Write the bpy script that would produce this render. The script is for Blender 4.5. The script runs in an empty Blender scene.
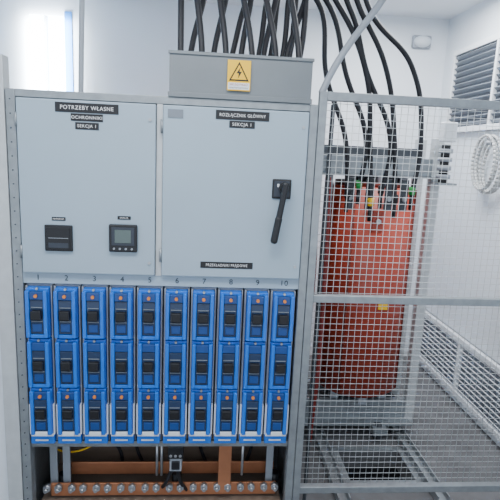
import bpy, bmesh, math, random
from mathutils import Vector, Matrix
random.seed(4)
sc=bpy.context.scene
# ---------------------------------------------------------------- materials
def lin(c):
    return tuple(((v/255)/12.92 if v/255<=0.04045 else ((v/255+0.055)/1.055)**2.4) for v in c)+(1,)
def mat(name,c,rough=0.5,metal=0.0,noise=0.0,scale=6,emit=0,alpha=1,bump=0,c2=None,stretch=None):
    m=bpy.data.materials.new(name); m.use_nodes=True
    nt=m.node_tree; b=nt.nodes['Principled BSDF']
    col=lin(c)
    b.inputs['Base Color'].default_value=col
    b.inputs['Roughness'].default_value=rough
    b.inputs['Metallic'].default_value=metal
    if noise>0 or bump>0:
        tc=nt.nodes.new('ShaderNodeTexCoord'); n=nt.nodes.new('ShaderNodeTexNoise')
        n.inputs['Scale'].default_value=scale; n.inputs['Detail'].default_value=5
        if stretch:
            mp=nt.nodes.new('ShaderNodeMapping'); mp.inputs['Scale'].default_value=stretch
            nt.links.new(tc.outputs['Object'],mp.inputs[0]); nt.links.new(mp.outputs[0],n.inputs['Vector'])
        else: nt.links.new(tc.outputs['Object'],n.inputs['Vector'])
        if noise>0:
            r=nt.nodes.new('ShaderNodeValToRGB')
            k=1-noise
            r.color_ramp.elements[0].position=0.3; r.color_ramp.elements[1].position=0.7
            r.color_ramp.elements[0].color=(col[0]*k,col[1]*k,col[2]*k,1) if c2 is None else lin(c2)
            r.color_ramp.elements[1].color=col
            nt.links.new(n.outputs['Fac'],r.inputs[0]); nt.links.new(r.outputs[0],b.inputs['Base Color'])
        if bump>0:
            bp=nt.nodes.new('ShaderNodeBump'); bp.inputs['Strength'].default_value=bump; bp.inputs['Distance'].default_value=0.01
            nt.links.new(n.outputs['Fac'],bp.inputs['Height']); nt.links.new(bp.outputs[0],b.inputs['Normal'])
    if emit:
        b.inputs['Emission Color'].default_value=col; b.inputs['Emission Strength'].default_value=emit
    if alpha<1:
        b.inputs['Alpha'].default_value=alpha
    return m
DOOR=mat('door_paint',(162,180,194),0.45,0,0.06,3)
GALV=mat('galvanised',(158,164,168),0.42,0.55,0.22,25)
GALVL=mat('galvanised_light',(202,206,208),0.5,0.25,0.12,20)
BOXM=mat('box_steel',(124,130,134),0.5,0.4,0.12,5)
BLACK=mat('black_plastic',(24,24,28),0.45)
RUB=mat('black_rubber',(26,26,32),0.5)
BLUE=mat('fuse_blue',(28,112,214),0.35)
BLUED=mat('fuse_blue_dark',(30,70,134),0.3)
WIN=mat('fuse_window',(44,60,88),0.2)
GREYP=mat('grey_plastic',(150,156,164),0.5)
WHITEP=mat('white_plastic',(226,230,234),0.5)
ORANGE=mat('orange_dot',(222,132,60),0.5)
STEEL=mat('bolt_steel',(180,182,186),0.3,0.8)
COPPER=mat('copper',(208,140,102),0.38,0.6,0.2,12)
YEL=mat('sign_yellow',(250,196,20),0.5)
TEXTW=mat('text_white',(235,235,235),0.6)
TEXTK=mat('text_black',(25,25,28),0.6)
WALL=mat('wall_white',(228,234,240),0.7,0,0.04,2)
CEILM=mat('ceiling_white',(234,238,242),0.7,0,0.03,2)
FLOORM=mat('floor_concrete',(112,112,114),0.85,0,0.35,7,bump=0.3)
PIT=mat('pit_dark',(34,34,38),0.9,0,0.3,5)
REDR=mat('coil_resin',(168,62,42),0.42,0,0.14,4,stretch=(1,1,.3))
REDD=mat('coil_resin_dark',(112,40,28),0.5)
CORE=mat('core_steel',(78,82,88),0.55,0.4,0.2,6)
WOOD=mat('plywood',(134,116,102),0.7,0,0.25,5,stretch=(1,1,8))
GREEN=mat('tape_green',(30,140,60),0.5)
GLASS=mat('window_pane',(206,224,240),0.2,emit=3.5)
BLUEF=mat('blue_frame',(40,110,180),0.5)
HOSE=mat('hose_grey',(184,186,186),0.5)
LAMP=mat('lamp_diffuser',(212,218,224),0.4)
DARKL=mat('louver_grey',(120,128,138),0.5)
DARKB=mat('louver_dark',(52,58,68),0.6)
DISP=mat('display_lcd',(84,98,96),0.2)
RED=mat('phase_red',(170,40,36),0.5)
HVR=mat('hv_cable_red',(120,34,28),0.5)
# ---------------------------------------------------------------- builder
class B:
    def __init__(s): s.bm=bmesh.new(); s.mats=[]
    def mi(s,m):
        if m not in s.mats: s.mats.append(m)
        return s.mats.index(m)
    def add(s,t,m,smooth=False):
        i=s.mi(m)
        for f in t.faces: f.material_index=i; f.smooth=smooth
        me=bpy.data.meshes.new('t'); t.to_mesh(me); t.free(); s.bm.from_mesh(me); bpy.data.meshes.remove(me)
    def box(s,x0,x1,y0,y1,z0,z1,m,bev=0,rot=None,piv=None):
        t=bmesh.new(); bmesh.ops.create_cube(t,size=1)
        for v in t.verts: v.co=Vector(((x0+x1)/2+v.co.x*(x1-x0),(y0+y1)/2+v.co.y*(y1-y0),(z0+z1)/2+v.co.z*(z1-z0)))
        if bev: bmesh.ops.bevel(t,geom=t.edges[:],offset=bev,segments=2,affect='EDGES',profile=0.5)
        if rot:
            pv=Vector(piv) if piv else Vector(((x0+x1)/2,(y0+y1)/2,(z0+z1)/2))
            bmesh.ops.rotate(t,verts=t.verts,cent=pv,matrix=Matrix.Rotation(rot[0],3,rot[1]))
        s.add(t,m)
    def cyl(s,c,r,h,ax,m,seg=20,r2=None,bev=0):
        t=bmesh.new(); bmesh.ops.create_cone(t,cap_ends=True,segments=seg,radius1=r,radius2=r if r2 is None else r2,depth=h)
        if bev: bmesh.ops.bevel(t,geom=[e for e in t.edges if len(e.link_faces)==2 and any(len(f.verts)>4 for f in e.link_faces)],offset=bev,segments=2,affect='EDGES')
        if ax=='X': bmesh.ops.rotate(t,verts=t.verts,matrix=Matrix.Rotation(math.pi/2,3,'Y'))
        if ax=='Y': bmesh.ops.rotate(t,verts=t.verts,matrix=Matrix.Rotation(math.pi/2,3,'X'))
        bmesh.ops.translate(t,verts=t.verts,vec=c)
        i=s.mi(m)
        for f in t.faces: f.material_index=i; f.smooth=len(f.verts)==4
        me=bpy.data.meshes.new('t'); t.to_mesh(me); t.free(); s.bm.from_mesh(me); bpy.data.meshes.remove(me)
    def rod(s,a,b,r,m,seg=8):
        a=Vector(a);b=Vector(b);d=b-a
        t=bmesh.new(); bmesh.ops.create_cone(t,cap_ends=True,segments=seg,radius1=r,radius2=r,depth=d.length)
        q=d.to_track_quat('Z','Y').to_matrix()
        bmesh.ops.rotate(t,verts=t.verts,matrix=q); bmesh.ops.translate(t,verts=t.verts,vec=(a+b)/2)
        s.add(t,m,True)
    def poly(s,pts,y0,y1,m):
        t=bmesh.new(); vs=[t.verts.new((p[0],y0,p[1])) for p in pts]; f=t.faces.new(vs)
        e=bmesh.ops.extrude_face_region(t,geom=[f]); bmesh.ops.translate(t,verts=[v for v in e['geom'] if isinstance(v,bmesh.types.BMVert)],vec=(0,y1-y0,0))
        bmesh.ops.recalc_face_normals(t,faces=t.faces); s.add(t,m)
    def ring(s,c,R,r,m,ax='X',sz=1.0):
        n=40;pts=[]
        for i in range(n+1):
            a=2*math.pi*i/n
            if ax=='X': pts.append((c[0],c[1]+R*math.cos(a),c[2]+R*sz*math.sin(a)))
            else: pts.append((c[0]+R*math.cos(a),c[1]+R*math.sin(a),c[2]))
        for i in range(n): s.rod(pts[i],pts[i+1],r,m,6)
    def obj(s,name,parent=None):
        me=bpy.data.meshes.new(name); s.bm.to_mesh(me); s.bm.free()
        for m in s.mats: me.materials.append(m)
        o=bpy.data.objects.new(name,me); sc.collection.objects.link(o)
        if parent: o.parent=parent
        return o
def empty(name,loc=(0,0,0)):
    e=bpy.data.objects.new(name,None); sc.collection.objects.link(e); return e
def text(s,x,y,z,size,m,name,parent,sx=1.0):
    c=bpy.data.curves.new(name,'FONT'); c.body=s; c.size=size; c.align_x='CENTER'; c.align_y='CENTER'; c.extrude=0.0003; c.space_character=1.15
    o=bpy.data.objects.new('tmp',c); sc.collection.objects.link(o)
    bpy.context.view_layer.update()
    me=bpy.data.meshes.new_from_object(o.evaluated_get(bpy.context.evaluated_depsgraph_get()))
    bpy.data.objects.remove(o)
    me.materials.clear(); me.materials.append(m)
    o=bpy.data.objects.new(name,me); sc.collection.objects.link(o)
    o.rotation_euler=(math.pi/2,0,0); o.location=(x,y,z); o.scale=(sx,1,1); o.parent=parent
    return o
def tubes(name,paths,r,m,parent=None):
    c=bpy.data.curves.new(name,'CURVE'); c.dimensions='3D'; c.bevel_depth=r; c.bevel_resolution=4; c.resolution_u=12; c.use_fill_caps=True
    for p in paths:
        sp=c.splines.new('BEZIER'); sp.bezier_points.add(len(p)-1)
        for bp,q in zip(sp.bezier_points,p):
            bp.co=q; bp.handle_left_type='AUTO'; bp.handle_right_type='AUTO'
    c.materials.append(m)
    o=bpy.data.objects.new(name,c); sc.collection.objects.link(o)
    if parent: o.parent=parent
    return o
# ---------------------------------------------------------------- room
XL,XR,YB,YF,ZC=-1.75,1.70,1.9,-2.9,2.62
b=B()
px0,px1,py0,py1=.74,1.08,.30,.56
b.box(XL,XR,YF,py0,-.1,0,FLOORM); b.box(XL,XR,py1,YB,-.1,0,FLOORM)
b.box(XL,px0,py0,py1,-.1,0,FLOORM); b.box(px1,XR,py0,py1,-.1,0,FLOORM)
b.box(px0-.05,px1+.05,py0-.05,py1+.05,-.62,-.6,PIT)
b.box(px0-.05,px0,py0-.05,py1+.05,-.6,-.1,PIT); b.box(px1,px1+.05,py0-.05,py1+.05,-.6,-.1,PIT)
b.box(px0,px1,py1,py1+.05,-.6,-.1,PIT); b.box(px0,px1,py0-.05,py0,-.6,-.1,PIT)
b.box(px0-.03,px0,py0-.03,py1+.03,0,.006,GALV); b.box(px1,px1+.03,py0-.03,py1+.03,0,.006,GALV)
b.box(px0,px1,py0-.03,py0,0,.006,GALV); b.box(px0,px1,py1,py1+.03,0,.006,GALV)
b.obj('floor')
b=B(); b.box(XL,XR,YF,YB,ZC,ZC+.08,CEILM); b.obj('ceiling')
wx0,wx1,wz0,wz1=-1.32,-1.0,1.2,2.5
b=B()
b.box(XL-.08,wx0,YB,YB+.08,0,ZC,WALL); b.box(wx1,XR+.08,YB,YB+.08,0,ZC,WALL)
b.box(wx0,wx1,YB,YB+.08,0,wz0,WALL); b.box(wx0,wx1,YB,YB+.08,wz1,ZC,WALL)
b.obj('wall_back')
b=B()
b.box(wx0,wx1,YB+.03,YB+.04,wz0,wz1,GLASS)
b.box(wx0,wx0+.03,YB,YB+.06,wz0,wz1,WHITEP); b.box(wx1-.05,wx1,YB-.01,YB+.06,wz0,wz1,BLUEF)
b.box(wx0+.03,wx1-.05,YB,YB+.06,wz1-.03,wz1,WHITEP); b.box(wx0+.03,wx1-.05,YB,YB+.06,wz0,wz0+.03,WHITEP)
b.box(wx0+.13,wx0+.145,YB+.005,YB+.05,wz0+.03,wz1-.03,GREYP)
b.obj('window_1')
b=B(); b.box(XL-.08,XL,YF,YB,0,ZC,WALL); b.obj('wall_left')
b=B(); b.box(XR,XR+.08,YF,YB,0,ZC,WALL); b.obj('wall_right')
def louver(name,y0,y1,z0,z1,n,frame,slat,back):
    b=B(); x=XR-.002
    b.box(x-.01,x,y0,y1,z0,z1,back)
    w=.035
    b.box(x-.035,x,y0,y0+w,z0,z1,frame,.003); b.box(x-.035,x,y1-w,y1,z0,z1,frame,.003)
    b.box(x-.035,x,y0+w,y1-w,z0,z0+w,frame,.003); b.box(x-.035,x,y0+w,y1-w,z1-w,z1,frame,.003)
    ym=(y0+y1)/2; b.box(x-.033,x,ym-.012,ym+.012,z0+w,z1-w,frame)
    for i in range(n):
        z=z0+w+(z1-z0-2*w)*(i+.5)/n
        b.box(x-.03,x-.006,y0+w,y1-w,z-.003,z+.003,slat,rot=(.7,'Y'))
    b.obj(name)
louver('ventilation_louver',.55,1.7,1.80,2.36,13,WHITEP,DARKL,DARKB)
louver('ventilation_louver.001',.45,1.78,.06,.46,10,WHITEP,WHITEP,DARKL)
b=B(); c=(1.5,YB,2.45)
b.box(c[0]-.07,c[0]+.07,YB-.035,YB,c[2]-.045,c[2]+.045,GREYP,.012)
t=bmesh.new(); bmesh.ops.create_uvsphere(t,u_segments=24,v_segments=12,radius=.06)
for v in t.verts: v.co=Vector((v.co.x*1.05+c[0],v.co.y*.7+YB-.035,v.co.z*.68+c[2]))
b.add(t,LAMP,True)
b.obj('bulkhead_lamp')
b=B()
for i in range(5): b.ring((XR-.03-.012*i,1.0+.01*i,1.58+.006*i),.115+.008*(i%3),.009,HOSE,'X',1.3)
b.cyl((XR-.05,1.0,1.72),.012,.1,'X',GREYP)
b.obj('coiled_hose')
# ---------------------------------------------------------------- cabinet
cab=empty('switchgear_cabinet')
CX0,CX1=-.738,.388; CT=1.786; D=.46
b=B()
b.box(CX0,-.704,0,.05,0,CT,GALV,.003); b.box(.356,CX1,0,.05,0,CT,GALV,.003)
b.box(-.704,.356,.0,.05,1.759,CT,GALV,.002)
b.box(CX0,-.704,D-.04,D,0,CT,GALV); b.box(.356,CX1,D-.04,D,0,CT,GALV)
b.box(CX0,CX0+.004,.05,D-.04,0,CT,GALV); b.box(CX1-.004,CX1,.05,D-.04,0,CT,GALV)
b.box(-.704,.356,D-.004,D,0,CT,BOXM); b.box(CX0,CX1,.05,D,CT-.004,CT,BOXM)
b.box(-.704,.356,.006,.04,1.075,1.117,DOOR)
b.box(-.704,.356,.02,.045,.375,.40,GALV)
b.box(-.704,.356,.0,.05,.03,.08,GALV,.002)
b.box(-.206,-.184,.002,.045,1.117,1.759,GALVL)
for z in [i*.05+.1 for i in range(34)]:
    b.cyl((-.722,-.001,z),.0025,.003,'Y',DARKB,8)
b.box(-.704,.356,.2,.206,.4,1.1,CORE)
b.box(-.70,.35,.36,.37,.0,.40,WOOD)
b.box(-.70,.35,.05,.36,.06,.07,WOOD)
b.obj('frame',cab)
for nm,x0,x1 in (('door_left',-.698,-.208),('door_right',-.182,.353)):
    b=B(); b.box(x0,x1,-.014,.004,1.120,1.756,DOOR,.004)
    hx=x0-.004 if nm=='door_left' else x0-.006
    for z in (1.2,1.68): b.cyl((hx+.002,-.012,z),.005,.05,'Z',GALV,10)
    for z in (1.17,1.70): 
        b.cyl((x1-.02,-.016,z),.006,.006,'Y',STEEL,14)
    b.obj(nm,cab)
Y=-.0145
def label(nm,x0,x1,z0,z1,s,size,sx=1):
    b=B(); b.box(x0,x1,Y-.002,Y,z0,z1,BLACK,.0008); b.obj('label_'+nm,cab)
    text(s,(x0+x1)/2,Y-.0024,(z0+z1)/2-.0005,size,TEXTW,'lettering_'+nm,cab,sx)
label('own_needs',-.562,-.340,1.713,1.747,'POTRZEBY WŁASNE',.0195,.95)
label('protection',-.508,-.395,1.684,1.710,'OCHRONNIKI',.0155)
label('section',-.493,-.410,1.655,1.680,'SEKCJA 1',.015)
label('main_switch',.008,.204,1.715,1.748,'ROZŁĄCZNIK GŁÓWNY',.0165,.84)
label('section_right',.058,.152,1.687,1.712,'SEKCJA 1',.016)
label('current_transformers',-.034,.168,1.157,1.182,'PRZEKŁADNIKI PRĄDOWE',.0150,.8)
label('meter_a',-.585,-.535,1.322,1.335,'AMPEROM.',.008); label('meter_b',-.346,-.297,1.334,1.347,'ANALIZ.',.008)
b=B()
b.box(-.61,-.51,-.026,-.014,1.208,1.306,BLACK,.003); b.box(-.602,-.518,-.028,-.024,1.216,1.298,BLACK,.002)
b.box(-.596,-.524,-.0285,-.027,1.257,1.259,GREYP); b.box(-.596,-.524,-.0285,-.027,1.222,1.240,DARKB)
b.obj('voltage_relay',cab)
b=B()
b.box(-.376,-.272,-.03,-.014,1.212,1.316,BLACK,.004); b.box(-.366,-.282,-.032,-.028,1.238,1.306,DARKB,.001)
b.box(-.354,-.294,-.0335,-.031,1.247,1.297,DISP,.001)
for i in range(4): b.cyl((-.357+.022*i,-.032,1.225),.004,.005,'Y',GREYP,10)
b.obj('power_meter',cab)
b=B()
b.box(.228,.300,-.022,-.014,1.434,1.508,BLACK,.004)
b.box(.235,.293,-.0235,-.0215,1.441,1.501,DARKB,.001)
b.cyl((.272,-.036,1.478),.020,.03,'Y',BLACK,24,bev=.003)
b.box(.261,.283,-.07,-.048,1.275,1.498,BLACK,.007,rot=(math.radians(9),'Y'),piv=(.272,-.05,1.478))
b.box(.259,.285,-.072,-.046,1.265,1.37,BLACK,.009,rot=(math.radians(9),'Y'),piv=(.272,-.05,1.478))
b.box(.246,.254,-.0245,-.0225,1.478,1.49,WHITEP)
b.obj('rotary_switch_handle',cab)
b=B(); b.box(-.165,-.110,Y-.002,Y,1.712,1.742,DARKL); b.obj('latch_plate',cab)
W=.1052; X0=-.7015
for i in range(10):
    text(str(i+1),X0+W*(i+.5),.0052,1.097,.030,TEXTK,'number_%d'%(i+1),cab)
b=B()
b.box(-.66,.33,.10,.11,.085,.145,COPPER,.002)
b.box(-.60,.33,.20,.21,.12,.18,COPPER,.002)
for i in range(10):
    x=X0+W*(i+.5)
    for dx in (-.024,.024):
        b.cyl((x+dx,.09,.132),.017,.02,'Y',STEEL,6); b.cyl((x+dx,.078,.132),.008,.03,'Y',STEEL,10)
b.box(.067,.123,.085,.095,.10,.40,COPPER,.002)
for x in (-.655,-.60,.30): b.box(x-.016,x+.016,.13,.14,.10,.40,GREYP,.002)
for x in (-.62,-.12,.33): b.cyl((x,.16,.11),.022,.09,'Z',BLACK,16)
for x in (-.20,-.18,.17): b.cyl((x,.07,.29),.006,.17,'Z',STEEL,10)
b.obj('copper_busbars',cab)
b=B()
b.box(-.150,-.085,.02,.08,.315,.372,BLACK,.003)
for i in range(3): b.cyl((-.138+.020*i,.02,.33),.006,.006,'Y',STEEL,10)
b.box(-.143,-.092,.03,.09,.25,.315,GREYP,.003); b.box(-.135,-.10,.025,.04,.26,.30,BLACK,.003)
b.obj('terminal_block',cab)
tubes('wiring_black',[[(-.13,.05,.26),(-.15,.06,.2),(-.17,.09,.14),(-.2,.15,.08)],[(-.11,.05,.26),(-.10,.07,.18),(-.06,.12,.08)],[(-.50,.25,.38),(-.48,.24,.3),(-.40,.26,.22),(-.38,.28,.08)],[(-.30,.30,.38),(-.32,.27,.25),(-.27,.28,.08)],[(.0,.30,.38),(-.02,.27,.25),(.03,.28,.08)],[(.2,.30,.38),(.23,.27,.25),(.19,.28,.08)]],.008,RUB,cab)
tubes('wiring_yellow',[[(-.68,.18,.38),(-.63,.18,.33),(-.58,.20,.30),(-.53,.26,.36)],[(-.68,.18,.27),(-.60,.19,.24),(-.50,.22,.26),(-.44,.28,.30)]],.004,YEL,cab)
# ---------------------------------------------------------------- fuse strips
def strip(name):
    b=B(); z0=.405; z1=1.070; w=.1
    b.box(0.0,w,.02,.10,z0,z1,GREYP,.003)
    b.box(.001,.008,.006,.03,.452,z1-.005,GREYP,.001); b.box(.094,w-.001,.006,.03,.452,z1-.005,GREYP,.001)
    zt=z1-.006; mh=.203
    for k in range(3):
        a=zt-mh*(k+1)-.003*k; t=a+mh-.003
        dep=-.034+(.003*k)
        b.box(.009,.092,-.012,.02,a,t,BLUE,.003)
        b.box(.010,.025,dep,-.008,a+.006,t-.006,BLUE,.004); b.box(.076,.091,dep,-.008,a+.006,t-.006,BLUE,.004)
        b.box(.025,.076,-.024,-.01,a+.02,t-.045,WIN,.002)
        b.box(.025,.076,dep+.004,-.01,t-.043,t-.010,BLUED,.003)
        b.box(.031,.070,dep-.010,dep+.008,a+.080,a+.118,BLACK,.004)
        b.box(.033,.068,-.028,-.020,a+.03,a+.062,BLUED,.002)
        b.box(.030,.071,-.027,-.021,a+.070,a+.073,DARKL)
        b.box(.030,.071,-.027,-.021,a+.125,a+.128,DARKL)
        if k!=1: b.cyl((.051,dep-.001,t-.026),.0065,.008,'Y',ORANGE,14)
        b.cyl((.051,-.016,t-.002),.005,.012,'Y',STEEL,12)
        b.box(.025,.076,dep+.006,-.01,a+.004,a+.018,BLUE,.002)
        if k==2:
            b.box(.001,.008,-.010,.01,a,t-.07,WHITEP,.001); b.box(.093,.099,-.010,.01,a,t-.07,WHITEP,.001)
            b.box(.027,.074,dep,-.01,a+.002,a+.020,WHITEP,.002)
    b.box(.004,.096,-.010,.02,z0+.002,z0+.046,BLUE,.003)
    b.box(.006,.094,-.0125,-.009,z0+.036,z0+.048,WHITEP,.001)
    b.box(.022,.072,-.0125,-.009,z0+.016,z0+.022,WHITEP)
    return b.obj(name)
first=strip('fuse_switch_disconnector'); first.location=(X0+.0026,0,0)
for i in range(1,10):
    o=bpy.data.objects.new('fuse_switch_disconnector',first.data); sc.collection.objects.link(o); o.location=(X0+.0026+W*i,0,0)
# ---------------------------------------------------------------- cable entry box
b=B(); bx0,bx1,by0,by1,bz0,bz1=-.163,.356,0.0,.34,CT,1.946
b.box(bx0,bx1,by0,by0+.004,bz0,bz1,BOXM,.001); b.box(bx0,bx1,by1-.004,by1,bz0,bz1,BOXM)
b.box(bx0,bx0+.004,by0+.004,by1-.004,bz0,bz1,BOXM); b.box(bx1-.004,bx1,by0+.004,by1-.004,bz0,bz1,BOXM)
b.box(bx0+.004,bx1-.004,by0+.004,by1-.004,bz0,bz0+.004,BOXM)
b.box(bx0-.004,bx1+.004,-.008,.0,bz0,bz0+.018,BOXM,.002); b.box(bx0-.004,bx1+.004,-.006,.0,bz1-.012,bz1,BOXM,.002)
b.obj('cable_entry_box')
sg=empty('warning_sign')
b=B(); sx,sz0,sz1=.087,1.818,1.924
b.box(sx-.042,sx+.042,-.012,-.008,sz0,sz1,YEL,.001)
b.box(sx-.039,sx+.039,-.0128,-.0118,sz0+.004,sz0+.028,WHITEP)
b.poly([(sx-.036,sz0+.034),(sx+.036,sz0+.034),(sx,sz0+.100)],-.0132,-.0118,TEXTK)
b.poly([(sx-.028,sz0+.039),(sx+.028,sz0+.039),(sx,sz0+.090)],-.0140,-.0130,YEL)
b.poly([(sx+.005,sz0+.082),(sx-.010,sz0+.060),(sx-.001,sz0+.060),(sx-.004,sz0+.042),(sx+.010,sz0+.066),(sx+.001,sz0+.066)],-.0146,-.0138,TEXTK)
b.obj('plate',sg)
text('NIE DOTYKAĆ!',sx,-.0132,sz0+.021,.0100,RED,'lettering',sg,.85); text('URZĄDZENIE ELEKTRYCZNE',sx,-.0132,sz0+.010,.0055,TEXTK,'lettering_small',sg,.85)
# ---------------------------------------------------------------- transformer
tr=empty('dry_type_transformer')
TY=.88; CR=.25
for k,cx in enumerate((.895,.345,-.205)):
    b=B()
    b.cyl((cx,TY,.865),CR,1.17,'Z',REDR,64,bev=.012)
    b.cyl((cx,TY,1.46),CR-.05,.03,'Z',REDD,48); b.cyl((cx,TY,.27),CR-.05,.03,'Z',REDD,48)
    b.cyl((cx,TY,1.475),.13,.08,'Z',CORE,32); b.cyl((cx,TY,.24),.13,.08,'Z',CORE,32)
    for q in (-.62,.95):
        xx=cx+CR*math.sin(q); yy=TY-CR*math.cos(q)
        b.cyl((xx,yy,.865),.007,1.14,'Z',REDD,10)
    b.box(cx+.02,cx+.07,TY-CR-.006,TY-CR+.02,.80,.832,YEL,.001)
    b.box(cx-.06,cx+.0,TY-CR-.016,TY-CR+.03,1.22,1.34,REDR,.008)
    b.cyl((cx-.03,TY-CR-.02,1.28),.014,.02,'Y',STEEL,6)
    for a in (-1,0,1):
        qx=cx+.17*math.sin(a); qy=TY-.17*math.cos(a)
        b.box(qx-.025,qx+.025,qy-.025,qy+.025,1.45,1.51,GREYP,.004)
        b.box(qx-.025,qx+.025,qy-.025,qy+.025,.21,.28,GREYP,.004)
    b.obj('winding_%d'%(k+1),tr)
b=B()
b.box(-.42,1.13,TY-.09,TY+.09,1.51,1.66,CORE); b.box(-.42,1.13,TY-.09,TY+.09,.05,.21,CORE)
for s in (-1,1):
    y=TY+s*.115
    b.box(-.46,1.20,y-.02,y+.02,1.515,1.61,GALV,.004); b.box(-.46,1.20,y-.02,y+.02,.09,.21,GALV,.004)
    b.box(-.46,1.20,y-.045+s*.02,y+.045+s*.02,1.505,1.515,GALV); b.box(-.46,1.20,y-.06+s*.03,y+.06+s*.03,.085,.095,GALV)
for x in (.62,.07): b.box(x-.02,x+.02,TY-.15,TY-.135,.21,1.6,GALV)
b.box(1.18,1.23,TY-.14,TY-.08,.06,1.72,GALVL,.004); b.box(1.18,1.23,TY+.08,TY+.14,.06,1.72,GALVL,.004)
for x in (1.0,-.25):
    for y in (TY-.2,TY+.2):
        b.box(x-.04,x+.04,y-.05,y+.05,.05,.09,GALV); b.cyl((x,y,.05),.05,.035,'X',CORE,24)
b.obj('core_frame',tr)
b=B()
for x in (.70,.80,.90,.98):
    b.box(x-.02,x+.02,TY-.29,TY-.28,1.34,1.50,CORE,.001); b.cyl((x,TY-.296,1.40),.013,.014,'Y',STEEL,6)
x=1.215
for j in range(9): b.cyl((x,TY-.2,1.50+.022*j),.036 if j%2 else .024,.022,'Z',GREYP if j%2 else BLACK,20)
b.box(x-.05,x+.05,TY-.26,TY-.14,1.48,1.49,GALV); b.box(x-.035,x+.035,TY-.23,TY-.17,1.70,1.80,WHITEP,.006)
b.obj('terminals',tr)
b=B()
for x in (.66,1.14):
    b.box(x-.03,x+.03,.12,1.5,.006,.018,GALV); b.box(x-.03,x-.024,.12,1.5,.018,.046,GALV); b.box(x+.024,x+.03,.12,1.5,.018,.046,GALV)
b.obj('transformer_rails')
# ---------------------------------------------------------------- cables
paths=[]
starts=[(-.13,.09),(-.10,.2),(-.05,.09),(-.01,.22),(.04,.09),(.10,.2),(.14,.1),(.19,.22),(.23,.09),(.28,.2),(.32,.1)]
tops=[-.14,.0,-.11,.08,-.03,.17,.05,.28,.13,.42,.24]
for (x,y),tx in zip(starts,tops):
    paths.append([(x,y,1.80),(x,y,1.95),((tx+x)/2,y+.05,2.2),(tx,y+.12,2.45),(tx,y+.14,ZC+.01)])
# cables that loop over to the low-voltage terminals
ends=[(.66,.50,1.40),(.72,.52,1.44),(.78,.50,1.36),(.84,.54,1.42),(.90,.5,1.38),(.99,.52,1.42)]
sx2=[(.06,.30),(.17,.30),(.22,.30),(.27,.30),(.30,.30),(.33,.20)]
for k,((x,y),e) in enumerate(zip(sx2,ends)):
    m=.34+.055*k
    paths.append([(x,y,1.80),(x+.01,y,2.0),((x+m)/2+.02,.36,2.32+.03*k),(m+.08,.42,2.28-.015*k),(e[0]-.15+.03*(k%3),.46,1.95+.015*k),(e[0]-.03+.04*(k%2),.50,1.68),e])
tubes('power_cable_bundle',paths,.0118,RUB)
b=B()
for i,e in enumerate(ends):
    b.cyl((e[0],e[1],e[2]+.03),.0160,.04,'Z',(BLACK,GREEN,YEL,BLACK)[i%4],12)
    b.cyl((e[0],e[1],e[2]-.03),.010,.07,'Z',BLACK,12)
b.obj('cable_lugs',tr)
tubes('high_voltage_cables',[[(.45,.50,.2),(.50,.50,.6),(.52,.5,1.0),(.50,.5,1.35),(.46,.52,1.6)],[(.56,.5,.1),(.585,.52,.6),(.58,.52,1.1),(.565,.52,1.5)]],.014,HVR)
tubes('flexible_conduit',[[(.40,.03,1.83),(.44,.03,1.92),(.50,.04,2.02),(.60,.06,2.16),(.74,.1,2.40),(.86,.14,ZC)]],.013,GREYP)
tubes('rigid_conduit',[[(-.50,.1,CT),(-.49,.1,2.1),(-.47,.1,ZC)]],.010,GREYP)
tubes('vertical_conduit',[[(.47,.12,0),(.47,.12,.9),(.47,.12,1.80)]],.009,CORE)
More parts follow.
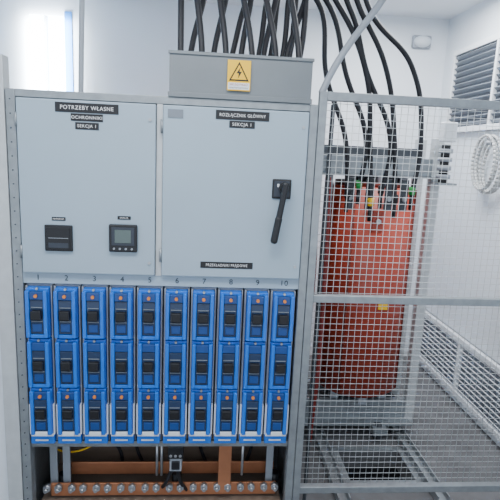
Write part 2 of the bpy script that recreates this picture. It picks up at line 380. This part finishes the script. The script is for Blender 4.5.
# ---------------------------------------------------------------- fence
fe=empty('wire_mesh_fence')
FX0,FX1,FZ0,FZ1=.390,1.695,.06,1.835
b=B()
b.box(FX0,FX0+.03,.0,.03,0,FZ1,GALV,.002); b.box(FX1-.03,FX1,.0,.03,0,FZ1,GALV,.002)
b.box(FX0+.03,FX1-.03,0,.03,FZ1-.032,FZ1,GALV,.002); b.box(FX0+.03,FX1-.03,0,.03,1.022,1.052,GALV,.002)
b.box(FX0+.03,FX1-.03,0,.03,.16,.19,GALV,.002)
b.obj('frame',fe)
b=B(); wr=.0011; s=.0265
x=FX0+.035
while x<FX1-.03:
    b.rod((x,.034,.17),(x,.034,FZ1-.01),wr,GALVL,5); x+=s
z=.18
while z<FZ1-.01:
    b.rod((FX0+.01,.0362,z),(FX1-.01,.0362,z),wr,GALVL,5); z+=s
b.obj('mesh',fe)
b=B()
b.box(-1.5,-.80,.03,.06,0,1.80,WALL,.002); b.box(-.80,-.742,.0,.06,0,1.9,GALVL,.003)
b.box(-.815,-.800,.0,.03,1.15,1.45,BLACK,.002)
b.obj('partition_panel')
# ---------------------------------------------------------------- lights
w=bpy.data.worlds.new('World'); sc.world=w; w.use_nodes=True
bg=w.node_tree.nodes['Background']; bg.inputs[0].default_value=(.78,.88,1,1); bg.inputs[1].default_value=1.75
def area(name,loc,rot,sx,sy,e,c=(1,1,1)):
    l=bpy.data.lights.new(name,'AREA'); l.shape='RECTANGLE'; l.size=sx; l.size_y=sy; l.energy=e; l.color=c
    o=bpy.data.objects.new(name,l); sc.collection.objects.link(o); o.location=loc; o.rotation_euler=rot
area('ceiling_fill',(-.2,-1.0,2.58),(0,0,0),1.4,.5,36,(.98,.99,1))  # added soft fill below the ceiling, no visible fitting
area('ceiling_fill_rear',(1.1,.9,2.58),(0,0,0),.8,.9,48,(.96,.98,1))  # unseen fill added to brighten the transformer bay
area('daylight_window',(-1.16,1.85,2.0),(math.radians(90),0,0),.3,.9,50,(.88,.95,1))
# ---------------------------------------------------------------- camera
p=math.radians(11);yw=math.radians(4.7);r=math.radians(2.6)
F=Vector((math.sin(yw)*math.cos(p),math.cos(yw)*math.cos(p),-math.sin(p)))
R0=Vector((math.cos(yw),-math.sin(yw),0));U0=R0.cross(F)
Rv=R0*math.cos(r)+U0*math.sin(r);Uv=U0*math.cos(r)-R0*math.sin(r)
cd=bpy.data.cameras.new('Camera'); cd.sensor_width=36; cd.lens=36; cd.clip_start=.05
co=bpy.data.objects.new('Camera',cd); sc.collection.objects.link(co)
M=Matrix((Rv,Uv,-F)).transposed().to_4x4(); M.translation=Vector((0,-1.9,1.6)); co.matrix_world=M
sc.camera=co
